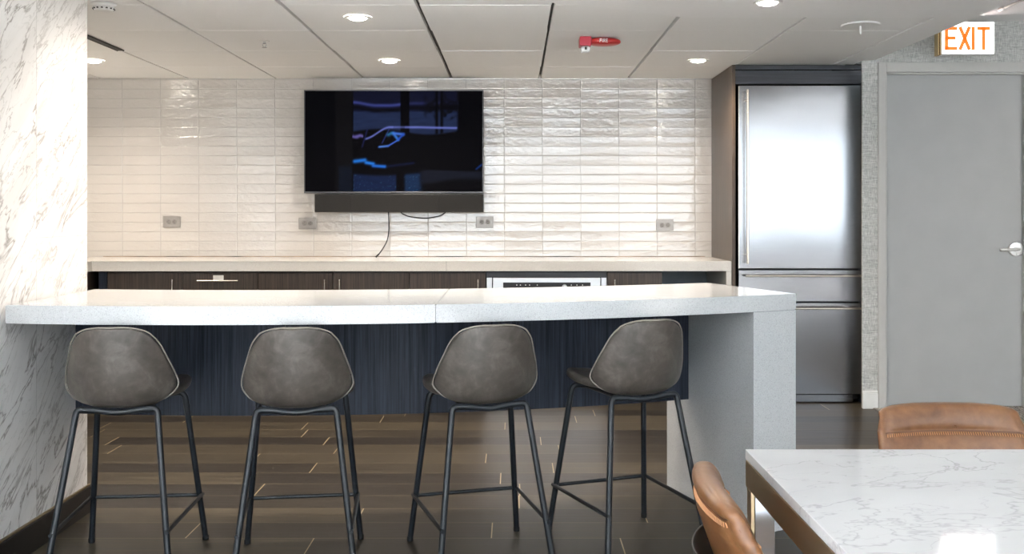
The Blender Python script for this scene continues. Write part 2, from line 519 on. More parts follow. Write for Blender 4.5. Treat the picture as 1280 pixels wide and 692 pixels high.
# window wall behind the camera: sill wall, mullions, head
bm = B()
box(bm, XL, XR, YB - .15, YB, 0, .62)
box(bm, XL, XR, YB - .15, YB, 2.62, ZH)
struct(obj('wall_window_side', bm, M['paint_wall']))
for k, xm in enumerate([XL, -1.95, -1.55, -.1, 1.35, 2.8, 4.25, 6.1, 7.8, XR]):
    w_ = .05 if k not in (0, 9) else .06
    struct(obj('window_1' if k == 0 else 'window_%d' % (k + 1), box(B(), xm - w_, xm + w_, YB - .12, YB - .04, .62, 2.62, .004), M['mullion']))
bm = B()
box(bm, XL, XR, YB - .11, YB - .05, .622, .67); box(bm, XL, XR, YB - .11, YB - .05, 2.57, 2.618)
struct(obj('window_11', bm, M['mullion']))

# door
bm = B()
box(bm, 2.336, 2.386, YD - .018, YD + .10, 0, 2.222, .003)
box(bm, 3.289, 3.339, YD - .018, YD + .10, 0, 2.222, .003)
box(bm, 2.386, 3.289, YD - .018, YD + .10, 2.157, 2.222, .003)
d = struct(obj('door_1', box(B(), 2.388, 3.287, YD + .03, YD + .075, .008, 2.150, .002), M['door']))
fr = obj('door_frame', bm, M['frame'], d)
bm = B()
box(bm, 2.386, 2.396, YD + .0, YD + .028, 0, 2.157, .001)
box(bm, 2.396, 3.279, YD + .0, YD + .028, 2.147, 2.157, .001)
box(bm, 3.279, 3.289, YD + .0, YD + .028, 0, 2.157, .001)
obj('door_stop', bm, M['frame'], d)
hz = 1.022; hx = 3.236
bm = B()
lathe(bm, [(0, YD + .0295), (.047, YD + .0295), (.048, YD + .024), (.043, YD + .018), (.018, YD + .016), (.016, YD + .012), (0, YD + .012)], (hx, 0, hz), 'Y', 32)
h = obj('door_handle', bm, M['nickel'], d, smooth='auto')
bm = B()
tube(bm, rounded([(hx, YD + .02, hz), (hx, YD - .035, hz), (hx - .128, YD - .038, hz - .003)], .02), .0095, 14)
tube(bm, [(hx - .126, YD - .038, hz - .003), (hx - .130, YD - .038, hz - .003), (hx - .133, YD - .038, hz - .003)], [.0095, .008, .004], 14)
obj('lever', bm, M['nickel'], h, smooth='auto')

# ------------------------------------------------------------------ ceiling fixtures
def downlight(x, y, label, z=ZC, power=26.0):
    e = empty('downlight', label, 'ceiling light', (x, y, z), group=None)
    bm = lathe(B(), [(.046, .0), (.046, -.003), (.062, -.005), (.068, -.002), (.068, .0005)], (0, 0, 0), 'Z', 40)
    obj('trim_ring', bm, M['white'], e, smooth='auto')
    obj('lens', lathe(B(), [(.046, -.001), (.042, -.007), (.028, -.012), (0, -.014)], (0, 0, 0), 'Z', 32), M['lamp'], e, smooth=True)
    ld = bpy.data.lights.new('downlight_lamp', 'SPOT')
    ld.energy = power; ld.color = (1.0, .88, .75); ld.spot_size = math.radians(160); ld.spot_blend = 1.0; ld.shadow_soft_size = .03
    lo = bpy.data.objects.new('lamp', ld); lo.location = (0, 0, -.025); link(lo, e)
    return e
DP = 44
downlight(-.787, 5.02, 'round recessed downlight near top centre, left of the wide ceiling seam', power=DP)
downlight(-.804, 6.44, 'small round recessed downlight above the television, nearest the tiled wall', power=DP)
downlight(1.18, 6.42, 'round recessed downlight just left of the fridge cabinet top', power=DP)
downlight(-2.71, 6.44, 'round recessed downlight half hidden by the marble wall edge', power=DP)
downlight(1.18, 4.66, 'round recessed downlight in the smooth soffit at top right', power=DP)
for xx, yy, wh in ((.37, 4.44, 'third bar stool'), (-.45, 4.22, 'second bar stool'), (-1.25, 4.18, 'first bar stool, nearest the marble wall')):
    downlight(xx, yy, 'recessed downlight in the smooth soffit above the ' + wh, power=DP)
downlight(-2.71, 5.0, 'recessed downlight hidden behind the marble wall', power=DP)
downlight(3.6, 5.3, 'recessed downlight in the high ceiling in front of the grey door', z=2.487, power=DP * .5)

# smoke detector
e = empty('smoke_detector', 'round white smoke detector on the ceiling at top left beside marble wall', 'smoke detector', (-1.93, 4.70, ZC + .003))
e.location.z = ZC + .0025
obj('base_ring', lathe(B(), [(0, .0), (.056, .0), (.058, -.006), (.054, -.014), (0, -.014)], seg=40), M['white'], e, smooth='auto')
obj('sensor_head', lathe(B(), [(.046, -.014), (.048, -.024), (.040, -.034), (.022, -.038), (0, -.039)], seg=40), M['white'], e, smooth='auto')
bm = B()
for k in range(14):
    a = 2 * PI * k / 14
    box(bm, .0455 * math.cos(a) - .004, .0455 * math.cos(a) + .004, .0455 * math.sin(a) - .004, .0455 * math.sin(a) + .004, -.0285, -.0225)
obj('vent_slot', bm, M['grid'], e)
# sprinkler
e = empty('fire_sprinkler', 'small chrome sprinkler head on the ceiling panel left of centre', 'sprinkler', (-1.43, 5.72, ZC + .0045))
obj('escutcheon', lathe(B(), [(0, 0), (.030, 0), (.030, -.003), (.016, -.005), (0, -.005)], seg=28), M['white'], e, smooth='auto')
bm = lathe(B(), [(0, -.004), (.008, -.004), (.008, -.016), (.005, -.018), (0, -.018)], seg=16)
tube(bm, [(-.007, 0, -.014), (-.011, 0, -.024), (-.003, 0, -.036)], .0022, 8); tube(bm, [(.007, 0, -.014), (.011, 0, -.024), (.003, 0, -.036)], .0022, 8)
obj('sprinkler_body', bm, M['chrome'], e, smooth='auto')
obj('deflector', lathe(B(), [(0, -.036), (.014, -.036), (.014, -.0385), (0, -.0385)], seg=20), M['chrome'], e, smooth='auto')
# flush disc with pin
e = empty('ceiling_disc', 'flat white round ceiling disc with a small hanging pin, above the fridge', 'ceiling speaker', (1.80, 5.20, ZC + .003))
obj('disc_plate', lathe(B(), [(0, 0), (.09, 0), (.098, -.004), (.094, -.011), (0, -.012)], seg=48), M['white'], e, smooth='auto')
obj('pin', lathe(B(), [(0, -.011), (.0045, -.011), (.0045, -.05), (.003, -.054), (0, -.054)], seg=12), M['white'], e, smooth='auto')
# fire strobe
STROKES = {
 'E': [((0, 0), (0, 1)), ((0, 1), (.62, 1)), ((0, .52), (.5, .52)), ((0, 0), (.62, 0))],
 'F': [((0, 0), (0, 1)), ((0, 1), (.62, 1)), ((0, .52), (.5, .52))],
 'X': [((0, 0), (.66, 1)), ((0, 1), (.66, 0))],
 'I': [((0, 0), (0, 1))],
 'T': [((.34, 0), (.34, 1)), ((0, 1), (.68, 1))],
 'R': [((0, 0), (0, 1)), ((0, 1), (.5, 1)), ((.5, 1), (.5, .55)), ((0, .52), (.5, .52)), ((.25, .5), (.58, 0))]}
def letter(bm, ch, x, z, w, h, t, y0, y1, yfun=None):
    for (a, b), (c, d) in STROKES[ch]:
        p = Vector((x + a * w, 0, z + b * h)); q = Vector((x + c * w, 0, z + d * h))
        dr = (q - p).normalized(); nn = Vector((-dr.z, 0, dr.x)) * t * .5
        p = p - dr * t * .5; q = q + dr * t * .5
        vs = []
        for yy in (y0, y1):
            for pt in (p + nn, q + nn, q - nn, p - nn):
                vs.append(bm.verts.new((pt.x, yy, pt.z)))
        for f in ((0, 1, 2, 3), (7, 6, 5, 4), (0, 4, 5, 1), (1, 5, 6, 2), (2, 6, 7, 3), (3, 7, 4, 0)):
            bm.faces.new([vs[i] for i in f])
    return bm
e = empty('fire_alarm_strobe', 'red oval ceiling fire alarm with white lettering and clear strobe', 'fire alarm', (.47, 5.62, ZC + .0045))
bm = B()
bmesh.ops.create_uvsphere(bm, u_segments=40, v_segments=20, radius=1)
for v in bm.verts:
    v.co = Vector((.03 + v.co.x * .098, v.co.y * .055, -.024 + math.copysign(abs(v.co.z) ** .8, v.co.z) * .024))
obj('housing', bm, M['red'], e, smooth=True)
obj('strobe_block', box(B(), -.106, -.040, -.052, .05, -.052, 0, .006, 3), M['redblock'], e, smooth='auto')
bm = B(); box(bm, -.098, -.046, -.046, .03, -.082, -.0525, .012, 4)
ln = obj('strobe_lens', bm, M['lens'], e, smooth='auto')
bm = B(); box(bm, -.078, -.066, -.0475, -.0455, -.074, -.058, .0005)
obj('flash_tube', bm, M['grid'], ln)
bm = B()
xx = .006
for ch, adv in (('F', .0135), ('I', .007), ('R', .0135), ('E', .0)):
    letter(bm, ch, xx, -.033, .013, .017, .0030, -.0595, -.050); xx += adv
obj('lettering', bm, M['white'], e)
# linear air slot in the ceiling
bm = B(); 
box(bm, -2.40, -2.345, 5.42, 6.02, ZC - .004, ZC + .0012, .001)
e = empty('linear_air_slot', 'dark linear air slot in the ceiling at far left', 'air vent', (-2.372, 5.72, ZC + .002))
o = obj('slot', box(B(), -.016, .016, -.30, .30, -.006, 0), M['black'], e)
bm.free()
bm = B(); box(bm, -.022, -.016, -.305, .305, -.008, 0, .001); box(bm, .016, .022, -.305, .305, -.008, 0, .001)
obj('slot_frame', bm, M['grid'], e)

# exit sign
ex = empty('exit_sign', 'lit white EXIT sign with orange letters above the grey door', 'exit sign', (2.83, 6.24, 2.243))
bm = B(); box(bm, -.168, .168, .0, .05, 0, .205, .004)
obj('sign_case', bm, M['white'], ex)
obj('face_panel', box(B(), -.160, .162, -.004, -.0005, .006, .199, .001), M['exit_face'], ex)
bm = B(); box(bm, -.176, -.1685, -.006, .056, -.004, .208, .001); box(bm, -.186, -.180, -.002, .056, -.004, .208, .001)
obj('side_trim', bm, M['brass'], ex)
bm = B()
x0, zz, hh, tt = -.136, .038, .124, .022
for ch, w_, adv in (('E', .092, .088), ('X', .078, .078), ('I', .06, .036), ('T', .088, 0)):
    letter(bm, ch, x0, zz, w_, hh, tt, -.0058, -.0042); x0 += adv
obj('lettering', bm, M['exit_letter'], ex)
bm = B(); tube(bm, [(0, .028, .20), (0, .028, .2455)], .012, 16)
box(bm, -.05, .05, .005, .05, .236, .2435, .002)
obj('mounting_canopy', bm, M['nickel'], ex)
# rod
e = empty('ceiling_pipe', 'slim satin metal pipe with end cap under the high ceiling at top right', 'pipe', (2.86, 5.86, 2.452))
bm = B(); tube(bm, [(0, .0, 0), (0, -2.0, 0)], .009, 12); obj('pipe', bm, M['nickel'], e, smooth='auto')
bm = B(); tube(bm, [(0, .03, 0), (0, -.02, 0)], .0145, 16); obj('end_cap', bm, M['nickel'], e, smooth='auto')
for y_ in (0, -1.8):
    bm = B(); tube(bm, [(0, y_, 0), (0, y_, .0345)], .006, 10); obj('hanger', bm, M['nickel'], e, smooth='auto')

# ------------------------------------------------------------------ back counter run
CF = 6.60; CT = .937; CB = .871
bm = prism(B(), [(XL + .002, YW - .002), (XL + .002, 4.3), (-2.787, 4.3), (-2.787, CF), (1.434, CF), (1.434, YW - .002)], CB, CT)
bmesh.ops.bevel(bm, geom=[e_ for e_ in bm.edges], offset=.003, segments=2, affect='EDGES')
ct = obj('back_countertop', bm, M['quartz_back'], smooth='auto')
tag(ct, 'long cream quartz countertop against the tiled wall under the television', 'countertop')
obj('end_panel', box(B(), 1.399, 1.434, CF + .001, YW - .002, 0, CB - .0005, .002), M['quartz_back'], ct)
bm = B(); box(bm, -.45, -.4485, CF - .0004, CF + .01, CB + .001, CT - .001)
obj('joint_line', bm, M['grid'], ct)
bm = B(); box(bm, XL + .5, 1.39, YW - .006, YW - .0005, CT - .0005, CT + .004)
obj('caulk_strip', bm, plain('brown_caulk', (.28, .20, .14), .6, var=.5, vscale=6), ct)
CY = 6.625
def X6(px): return (px - 643) / F * CY
def cabinet(p0, p1, label, handle=None, drawer=False, mat='veneer_brown'):
    x0, x1 = X6(p0), X6(p1)
    e = empty('base_cabinet', label, 'cabinet', ((x0 + x1) / 2, CY, 0), group='base cabinets under the back counter')
    w = (x1 - x0) / 2
    obj('carcass', box(B(), -w + .001, w - .001, .022, .66, .10, CB - .004), M['veneer_brown'], e)
    obj('toe_kick', box(B(), -w + .001, w - .001, .07, .085, 0, .0995), M['black'], e)
    if drawer:
        f = obj('drawer', box(B(), -w + .002, w - .002, 0, .02, .66, CB - .012, .001), M[mat], e)
        hw = X6(299) - X6(248); hw /= 2; hx_ = X6(273.5) - (x0 + x1) / 2
        bm = B(); tube(bm, [(hx_ - hw, -.03, .808), (hx_ + hw, -.03, .808)], .006, 12)
        for s in (-1, 1): tube(bm, [(hx_ + s * hw * .8, -.03, .808), (hx_ + s * hw * .8, .0, .808)], .004, 10)
        obj('handle', bm, M['handle'], f, smooth='auto')
        bm = B(); box(bm, X6(268.5) - (x0 + x1) / 2, X6(281.5) - (x0 + x1) / 2, -.0375, -.0362, .812, .845, .0003)
        obj('paper_label', bm, M['label'], f)
        obj('door', box(B(), -w + .002, w - .002, 0, .02, .102, .656, .001), M[mat], e)
    else:
        f = obj('door', box(B(), -w + .002, w - .002, 0, .02, .102, CB - .012, .001), M[mat], e)
        if handle:
            hx_ = X6(handle) - (x0 + x1) / 2
            bm = B(); tube(bm, [(hx_, -.03, .818), (hx_, -.03, .62)], .005, 12)
            for z_ in (.80, .64): tube(bm, [(hx_, -.03, z_), (hx_, .0, z_)], .004, 10)
            obj('handle', bm, M['handle'], f, smooth='auto')
    return e
# corner leg of the counter, turning towards the viewer behind the marble wall
e = empty('corner_cabinet', 'dark veneer corner cabinet beside the marble wall edge under the counter', 'cabinet', (-3.1, 5.5, 0))
obj('carcass', box(B(), -.38, .275, -1.19, 1.78, .10, CB - .003), M['veneer_brown'], e)
obj('door', box(B(), .276, .295, -1.18, 1.12, .10, CB - .012, .001), M['veneer_brown'], e)
obj('toe_kick', box(B(), -.38, .22, -1.15, 1.75, 0, .0995), M['black'], e)
cabinet(134, 228, 'dark base cabinet door nearest the marble wall, with vertical bar handle', 217)
cabinet(228, 322, 'dark base cabinet drawer with horizontal brass handle and white paper label', None, True)
cabinet(322, 416, 'dark brown base cabinet right of the labelled drawer, handle on its right side', 406.5)
cabinet(416, 511.5, 'dark base cabinet under the television, handle on its left side', 425)
cabinet(511.5, 607, 'dark base cabinet directly left of the steel appliance', 597.5)
cabinet(759, 828, 'dark base cabinet directly right of the steel appliance', 768)
e = empty('filler_panel', 'narrow dark filler panel left of the first base cabinet in the corner', 'panel', (X6(128.5), CY, 0))
obj('filler', box(B(), X6(123.5) - X6(128.5), X6(133.5) - X6(128.5), 0, .02, .1, CB - .006), M['veneer'], e)
# steel appliance
xa, xb = X6(607.6), X6(758.4); xc = (xa + xb) / 2; w = (xb - xa) / 2
e = empty('undercounter_oven', 'stainless steel built-in oven with black control display under the counter', 'oven', (xc, CY, 0))
zt = 1.25 - (347 - 267) / F * CY
obj('housing', box(B(), -w, w, .02, .62, .0, CB - .004), M['veneer'], e)
obj('top_rail', box(B(), -w + .002, w - .002, .0, .0195, zt + .003, CB - .006), M['veneer_h'], e)
for a_, b_ in ((608.5, 615.0), (751.5, 758.0)):
    obj('side_trim', box(B(), X6(a_) - xc, X6(b_) - xc, -.005, .0195, .1, zt, .001), M['steel_oven'], e)
obj('front_panel', box(B(), X6(616.2) - xc, X6(750.2) - xc, -.012, .0195, .1, zt, .002), M['steel_oven'], e)
dp = obj('control_display', box(B(), X6(629) - xc, X6(738) - xc, -.0145, -.0125, zt - .10, zt - .030, .0005), M['black_plastic'], e)
for px in (646, 650.5, 657, 662, 671.5, 714, 721, 728):
    obj('display_icon', box(B(), X6(px) - xc - .003, X6(px) - xc + .003, -.0155, -.0146, zt - .050, zt - .044), M['label'], dp)
bm = lathe(B(), [(0, -.03), (.014, -.03), (.016, -.015), (0, -.015)], (X6(705.5) - xc, 0, zt - .058), 'Y', 20)
obj('control_knob', bm, M['nickel'], dp, smooth='auto')
# open bay at the end of the run
struct(obj('trim_1', box(B(), X6(828.5), 1.3985, YW - .02, YW - .001, 0, CB - .002), M['greypanel']))

# outlets on the tiles
def outlet(px, py, label):
    dY = YW
    x = (px - 643) / F * dY; z = EYE + (267 - py) / F * dY
    e = empty('wall_outlet', label, 'outlet', (x, dY - .002, z), group='grey outlets on the tiled wall')
    pl = obj('cover_plate', box(B(), -.064, .064, -.0075, 0, -.042, .042, .003, 2), M['outlet'], e, smooth='auto')
    for s in (-1, 1):
        bm = B(); lathe(bm, [(0, -.0105), (.0165, -.0105), (.018, -.008), (.018, -.007)], (s * .021, 0, 0), 'Y', 20)
        r = obj('receptacle', bm, M['outlet_in'], pl, smooth='auto')
        # slots are modelled on the receptacle as small dark inlays
        bm = B()
    return e, pl
def outlet_full(px, py, label):
    e, pl = outlet(px, py, label)
    for s in (-1, 1):
        cx_ = s * .021
        for a_ in ((-.004, .006, .005, .0075), (-.004, .006, -.0075, -.005), (-.011, -.007, -.0025, .0025)):
            obj('slot', box(B(), cx_ + a_[0], cx_ + a_[1], -.0112, -.0104, a_[2], a_[3]), M['black'], pl)
outlet_full(215, 277, 'grey double wall outlet at far left, well away from the television')
outlet_full(384.5, 279, 'grey double wall outlet below the left end of the television')
outlet_full(606, 277.5, 'grey double wall outlet below the right end of the soundbar')
outlet_full(831, 281, 'grey double wall outlet at the right, nearest the fridge cabinet')

# ------------------------------------------------------------------ television and soundbar
YT = 7.19
def PX(px, Y): return (px - 643) / F * Y
def PZ(py, Y): return EYE + (267 - py) / F * Y
tx0, tx1, tz0, tz1 = PX(380, YT), PX(604.3, YT), PZ(241.3, YT), PZ(112.5, YT)
tv = empty('television', 'large black wall-mounted flat television with blue window reflections painted as glow on its screen', 'television', ((tx0 + tx1) / 2, YT, tz0))
tw = (tx1 - tx0) / 2; th = tz1 - tz0
bm = B(); box(bm, -tw, tw, .004, .05, 0, th, .003)
obj('back_housing', bm, M['black_plastic'], tv)
bm = B()
b_ = .007
box(bm, -tw, -tw + b_, 0, .0039, 0, th, .001); box(bm, tw - b_, tw, 0, .0039, 0, th, .001)
box(bm, -tw + b_, tw - b_, 0, .0039, th - b_, th, .001); box(bm, -tw + b_, tw - b_, 0, .0039, 0, .012, .001)
obj('bezel', bm, plain('dark_grey_bezel', (.10, .10, .105), .35, .6), tv)
obj('wall_bracket', box(B(), -.3, .3, .0505, YW - YT - .002, .15, th - .15), M['black_metal'], tv)
obj('badge', box(B(), -.018, .018, -.004, -.0005, .001, .008, .001), M['black_plastic'], tv)
# blue window reflections, painted per vertex as screen emission
t = NT('screen_painted_reflection')
ca = t.n('ShaderNodeVertexColor'); ca.layer_name = 'painted_reflection'
t.set('Base Color', (.004, .004, .005, 1)); t.set('Roughness', .04); t.set('Specular IOR Level', 0.0)
t.l(ca.outputs[0], t.b.inputs['Emission Color']); t.set('Emission Strength', .5)
NX, NZ = 200, 112
me = bpy.data.meshes.new('screen')
sx0, sx1, sz0, sz1 = -tw + b_ + .0003, tw - b_ - .0003, .0123, th - b_ - .0003
vs = []
fs = []
for j in range(NZ + 1):
    for i in range(NX + 1):
        vs.append((sx0 + (sx1 - sx0) * i / NX, .0015, sz0 + (sz1 - sz0) * j / NZ))
for j in range(NZ):
    for i in range(NX):
        a = j * (NX + 1) + i
        fs.append((a, a + 1, a + NX + 2, a + NX + 1))
me.from_pydata(vs, [], fs)
def lin(c): return tuple(((v / 255) / 12.92 if v / 255 <= .04045 else ((v / 255 + .055) / 1.055) ** 2.4) for v in c)
def sm(a, b, x):
    t_ = min(1, max(0, (x - a) / (b - a))); return t_ * t_ * (3 - 2 * t_)
def band(x, c, w): return math.exp(-((x - c) / w) ** 2)
def painted_reflection(i, j):
    x = 40 + 885 * i / NX; y = 552 - 500 * j / NZ        # screen crop pixels
    n = noise.noise(Vector((x / 60, y / 14, 0)))
    n2 = noise.noise(Vector((x / 25, y / 25, 4)))
    c = Vector((2, 2, 4))
    def add(col, k):
        nonlocal c
        c = c + (Vector(col) - c) * max(0, min(1, k))
    if x > 188 and x < 278: add((14, 13, 15), .8 * sm(188, 195, x) * (1 - sm(270, 280, x)))
    A = sm(278, 284, x) * (1 - sm(512, 520, x)); Bm = sm(558, 564, x) * (1 - sm(790, 810, x))
    top = 1 - sm(245, 262, y + 14 * math.sin((x - 280) / 80))
    for k in (A, Bm):
        add((17, 20, 42), k * top * .9)
        add((34, 46, 78), k * top * sm(140, 165, y + n * 10) * .9)
    yy = 108 + 16 * sm(280, 400, x) - 12 * sm(450, 600, x)
    add((62, 70, 140), (A + Bm * .5) * band(y, yy, 8) * .9)
    add((3, 3, 8), (A + Bm) * band(y, yy + 24, 9) * .8)
    if x > 620 and x < 800: add((3, 3, 6), band(y, 130 + n2 * 60, 30) * sm(620, 660, x) * .85)
    for mx in (697, 722): add((2, 2, 4), band(x, mx, 7) * top)
    # bright wave
    if 330 < x < 800:
        yw = 290 - 58 * sm(335, 465, x) + 4 * sm(560, 800, x)
        add((112, 122, 205), band(y, yw, 5.5) * sm(330, 345, x) * (1 - sm(795, 802, x)) * (.95 if x < 480 or x > 540 else .7))
    if 278 < x < 332: add((100, 90, 160), band(y, 277 + n2 * 8, 9))
    # facets
    def seg(x0_, y0_, x1_, y1_, w_, col, k=1.0):
        L_ = Vector((x1_ - x0_, y1_ - y0_)); p = Vector((x - x0_, y - y0_)); t_ = max(0, min(1, p.dot(L_) / L_.length_squared))
        d_ = (p - L_ * t_).length
        add(col, k * math.exp(-(d_ / w_) ** 2))
    seg(410, 330, 455, 325, 5, (90, 140, 235)); seg(455, 325, 505, 295, 4, (70, 110, 220)); seg(505, 295, 480, 262, 7, (60, 130, 225)); seg(480, 262, 530, 268, 8, (70, 120, 225))
    seg(530, 268, 505, 292, 6, (40, 80, 190)); seg(460, 240, 425, 310, 3, (40, 50, 110)); seg(455, 270, 470, 262, 9, (50, 130, 190), .8); seg(350, 245, 325, 330, 4, (24, 28, 70))
    seg(288, 402, 338, 396, 10, (36, 122, 225)); seg(345, 408, 380, 414, 9, (40, 128, 235)); seg(380, 424, 438, 428, 8, (40, 120, 235))
    if x > 450 and y > 330 and y < 440: seg(450, 428, 580, 410, 7, (16, 24, 60), .8)
    low = sm(452, 475, y + 8 * math.sin(x / 90))
    add((22, 36, 70), low * (sm(278, 284, x) * (1 - sm(490, 500, x))) * .95)
    add((26, 48, 82), low * (sm(528, 545, x) * (1 - sm(600, 640, x))) * .95)
    add((15, 24, 40), sm(410, 440, y) * sm(200, 215, x) * (1 - sm(270, 280, x)) * .7)
    if x > 600: add((24, 27, 38), sm(436, 452, y - 8 * sm(640, 900, x)) * (1 - sm(498, 530, y + 22 * sm(640, 800, x))) * sm(600, 640, x))
    if y > 470: add((60, 110, 150), max(0, noise.noise(Vector((x / 9, y / 9, 9))) - .35) * 1.6 * (A + sm(528, 545, x) * (1 - sm(600, 640, x))))
    seg(895, 440, 922, 418, 5, (20, 60, 140), .8)
    k = 1 + .12 * n
    return lin([max(0, min(255, v * k)) for v in c])
at = me.color_attributes.new('painted_reflection', 'FLOAT_COLOR', 'POINT')
for j in range(NZ + 1):
    for i in range(NX + 1):
        at.data[j * (NX + 1) + i].color = (*painted_reflection(i, j), 1)
me.materials.append(t.m)
o = bpy.data.objects.new('screen', me); link(o, tv)

YS = 7.17
sx0, sx1, sz0, sz1 = PX(393, YS), PX(604, YS), PZ(265, YS), PZ(242.5, YS)
sb = empty('soundbar', 'long black soundbar mounted on the wall under the television', 'soundbar', ((sx0 + sx1) / 2, YS, sz0))
w = (sx1 - sx0) / 2; h_ = sz1 - sz0
obj('housing', box(B(), -w, w, .004, YW - YS - .002, 0, h_, .003), M['black_plastic'], sb)
g0, g1 = PX(438.5, YS) - (sx0 + sx1) / 2, PX(548, YS) - (sx0 + sx1) / 2
obj('centre_grille', box(B(), g0, g1, -.003, .0035, .003, h_ - .003, .001), M['fabric'], sb)
obj('side_grille', box(B(), -w + .003, g0 - .001, 0, .0035, .003, h_ - .003, .001), M['fabric'], sb)
obj('side_grille', box(B(), g1 + .001, w - .003, 0, .0035, .003, h_ - .003, .001), M['fabric'], sb)

def P(px, py, Y): return (PX(px, Y), Y, PZ(py, Y))
bm = B()
pts = [(PX(485.5, 7.25), 7.25, sz0 + .0005), P(486, 275, 7.26), P(486, 288, 7.25), P(484, 300, 7.22), P(479, 310, 7.17), P(474, 317, 7.14)]
tube(bm, smoothpath(pts), .0042, 10)
cb = obj('power_cable', bm, M['black_plastic'], smooth='auto')
tag(cb, 'thin black cable hanging from the soundbar down to the countertop', 'cable')
a = Vector(pts[-1]); 
bm = B(); e1 = Vector(P(470, 320.3, 7.10)); e1.z = CT + .0065
tube(bm, [a, a.lerp(e1, .25), a.lerp(e1, .95), e1], [.0045, .0062, .0062, .004], 12)
obj('plug', bm, M['black_plastic'], cb, smooth='auto')
bm = B()
tube(bm, smoothpath([(PX(501, 7.27), 7.27, sz0 + .0005), P(504, 267.5, 7.27), P(512, 270.5, 7.27), P(530, 272.6, 7.27), P(546, 270.5, 7.27), P(553, 268, 7.27), (PX(557, 7.27), 7.27, sz0 + .0005)]), .0045, 10)
tag(obj('looped_cable', bm, M['black_plastic'], smooth='auto'), 'short black cable loop sagging just under the soundbar', 'cable')

# ------------------------------------------------------------------ fridge in its cabinet
FY = 6.60
def FX(px): return (px - 643) / F * FY
def FZ(py): return EYE + (267 - py) / F * FY
XE = 2.296
e = empty('fridge_cabinet', 'tall dark veneer cabinet surround enclosing the steel fridge', 'cabinet', ((1.437 + XE) / 2, FY, 0))
cx_ = (1.437 + XE) / 2
ztop = ZC - .002
obj('side_panel', box(B(), 1.437 - cx_, FX(919.3) - cx_, 0, .69, 0, ztop, .001), mat_veneer('warm_brown_veneer', (.040, .026, .017), (.115, .078, .050)), e)
obj('side_panel', box(B(), FX(1077.6) - cx_, XE - cx_, 0, .69, 0, ztop, .001), M['veneer'], e)
obj('top_panel', box(B(), FX(919.4) - cx_, FX(1077.4) - cx_, .004, .02, FZ(104.8), FZ(88), .001), M['veneer_h'], e)
obj('crown_rail', box(B(), FX(919.4) - cx_, FX(1077.4) - cx_, .012, .03, FZ(86.6), ztop, .001), M['veneer_h'], e)
obj('inner_back', box(B(), FX(919.4) - cx_, FX(1077.4) - cx_, .66, .69, 0, ztop), M['black'], e)
fx0, fx1 = FX(923.2), FX(1075.8); fcx = (fx0 + fx1) / 2; w = (fx1 - fx0) / 2
fr = empty('refrigerator', 'tall stainless steel fridge with two freezer drawers and bar handles', 'refrigerator', (fcx, FY, 0))
obj('body', box(B(), -w + .002, w - .002, .045, .64, .02, FZ(106.5)), M['black'], fr)
def slab(name, za, zb, mat):
    bm = B()
    box(bm, -w, w, .0, .04, za, zb, .003, 3)
    return obj(name, bm, mat, fr, smooth='auto')
dr = slab('door', FZ(335.5), FZ(106.8), M['steel'])
hx_ = FX(932.3) - fcx
bm = B(); tube(bm, [(hx_, -.055, FZ(113)), (hx_, -.055, FZ(329))], .0085, 16)
for z_ in (FZ(126), FZ(318)): tube(bm, [(hx_, -.055, z_), (hx_ - .004, .0, z_)], .007, 12)
obj('handle', bm, M['handle'], dr, smooth='auto')
bm = B(); box(bm, -w - .0015, -w + .004, -.004, .0, FZ(335.5), FZ(108), .0005)
obj('edge_trim', bm, M['handle'], dr)
d1 = slab('drawer', FZ(376.8), FZ(337.5), M['steel_dark'])
bm = B(); tube(bm, [(-w + .035, -.05, FZ(344.3)), (w - .002, -.05, FZ(344.3))], .0075, 16)
for s in (-1, 1): tube(bm, [(s * (w - .09), -.05, FZ(344.3)), (s * (w - .09), 0, FZ(343.5))], .006, 12)
obj('handle', bm, M['handle'], d1, smooth='auto')
d2 = slab('drawer', FZ(492.5), FZ(378.6), M['steel_dark'])
bm = B(); tube(bm, [(-w + .035, -.05, FZ(384.6)), (w - .002, -.05, FZ(384.6))], .0075, 16)
for s in (-1, 1): tube(bm, [(s * (w - .09), -.05, FZ(384.6)), (s * (w - .09), 0, FZ(383.5))], .006, 12)
obj('handle', bm, M['handle'], d2, smooth='auto')
obj('kick_plate', box(B(), -w, w - .05, .012, .03, .008, FZ(493.6), .001), M['steel_dark'], fr)

# ------------------------------------------------------------------ the bar
HB = .932; HU = .868
def circ(cx, y0, R): return lambda x: y0 + R - math.sqrt(R * R - (x - cx) ** 2)
front = circ(-1.1, 3.433, 4.73)
back = circ(-1.1, 4.171, 4.70)
panel = circ(-1.1, 4.025, 5.0)
FR = (1.123, front(1.123)); BR = (.897, 4.600)
def span(f, a, b, n=48): return [(a + (b - a) * i / n, f(a + (b - a) * i / n)) for i in range(n + 1)]
bar = empty('bar_counter', 'long curved speckled quartz bar counter with waterfall end panel', 'bar', (0, 4.0, 0))
def sh(poly): return [(x, y - 4.0) for x, y in poly]
xs_ = -.277
jl = (xs_, front(xs_)), (xs_ + .0, back(xs_))
pA = span(front, -1.772, xs_) + [(xs_, back(xs_))] + span(back, xs_, -1.772)[1:]
pB = span(front, xs_ + .0016, 1.123) + [BR] + span(back, .86, xs_ + .0016)
def slabtop(poly, z0, z1, name):
    bm = prism(B(), sh(poly), z0, z1)
    es = [e_ for e_ in bm.edges if abs(e_.verts[0].co.z - e_.verts[1].co.z) < 1e-6]
    bmesh.ops.bevel(bm, geom=es, offset=.0025, segments=2, affect='EDGES')
    return obj(name, bm, M['quartz'], bar, smooth='auto')
slabtop(pA, HU, HB, 'worktop'); slabtop(pB, HU, HB, 'worktop')
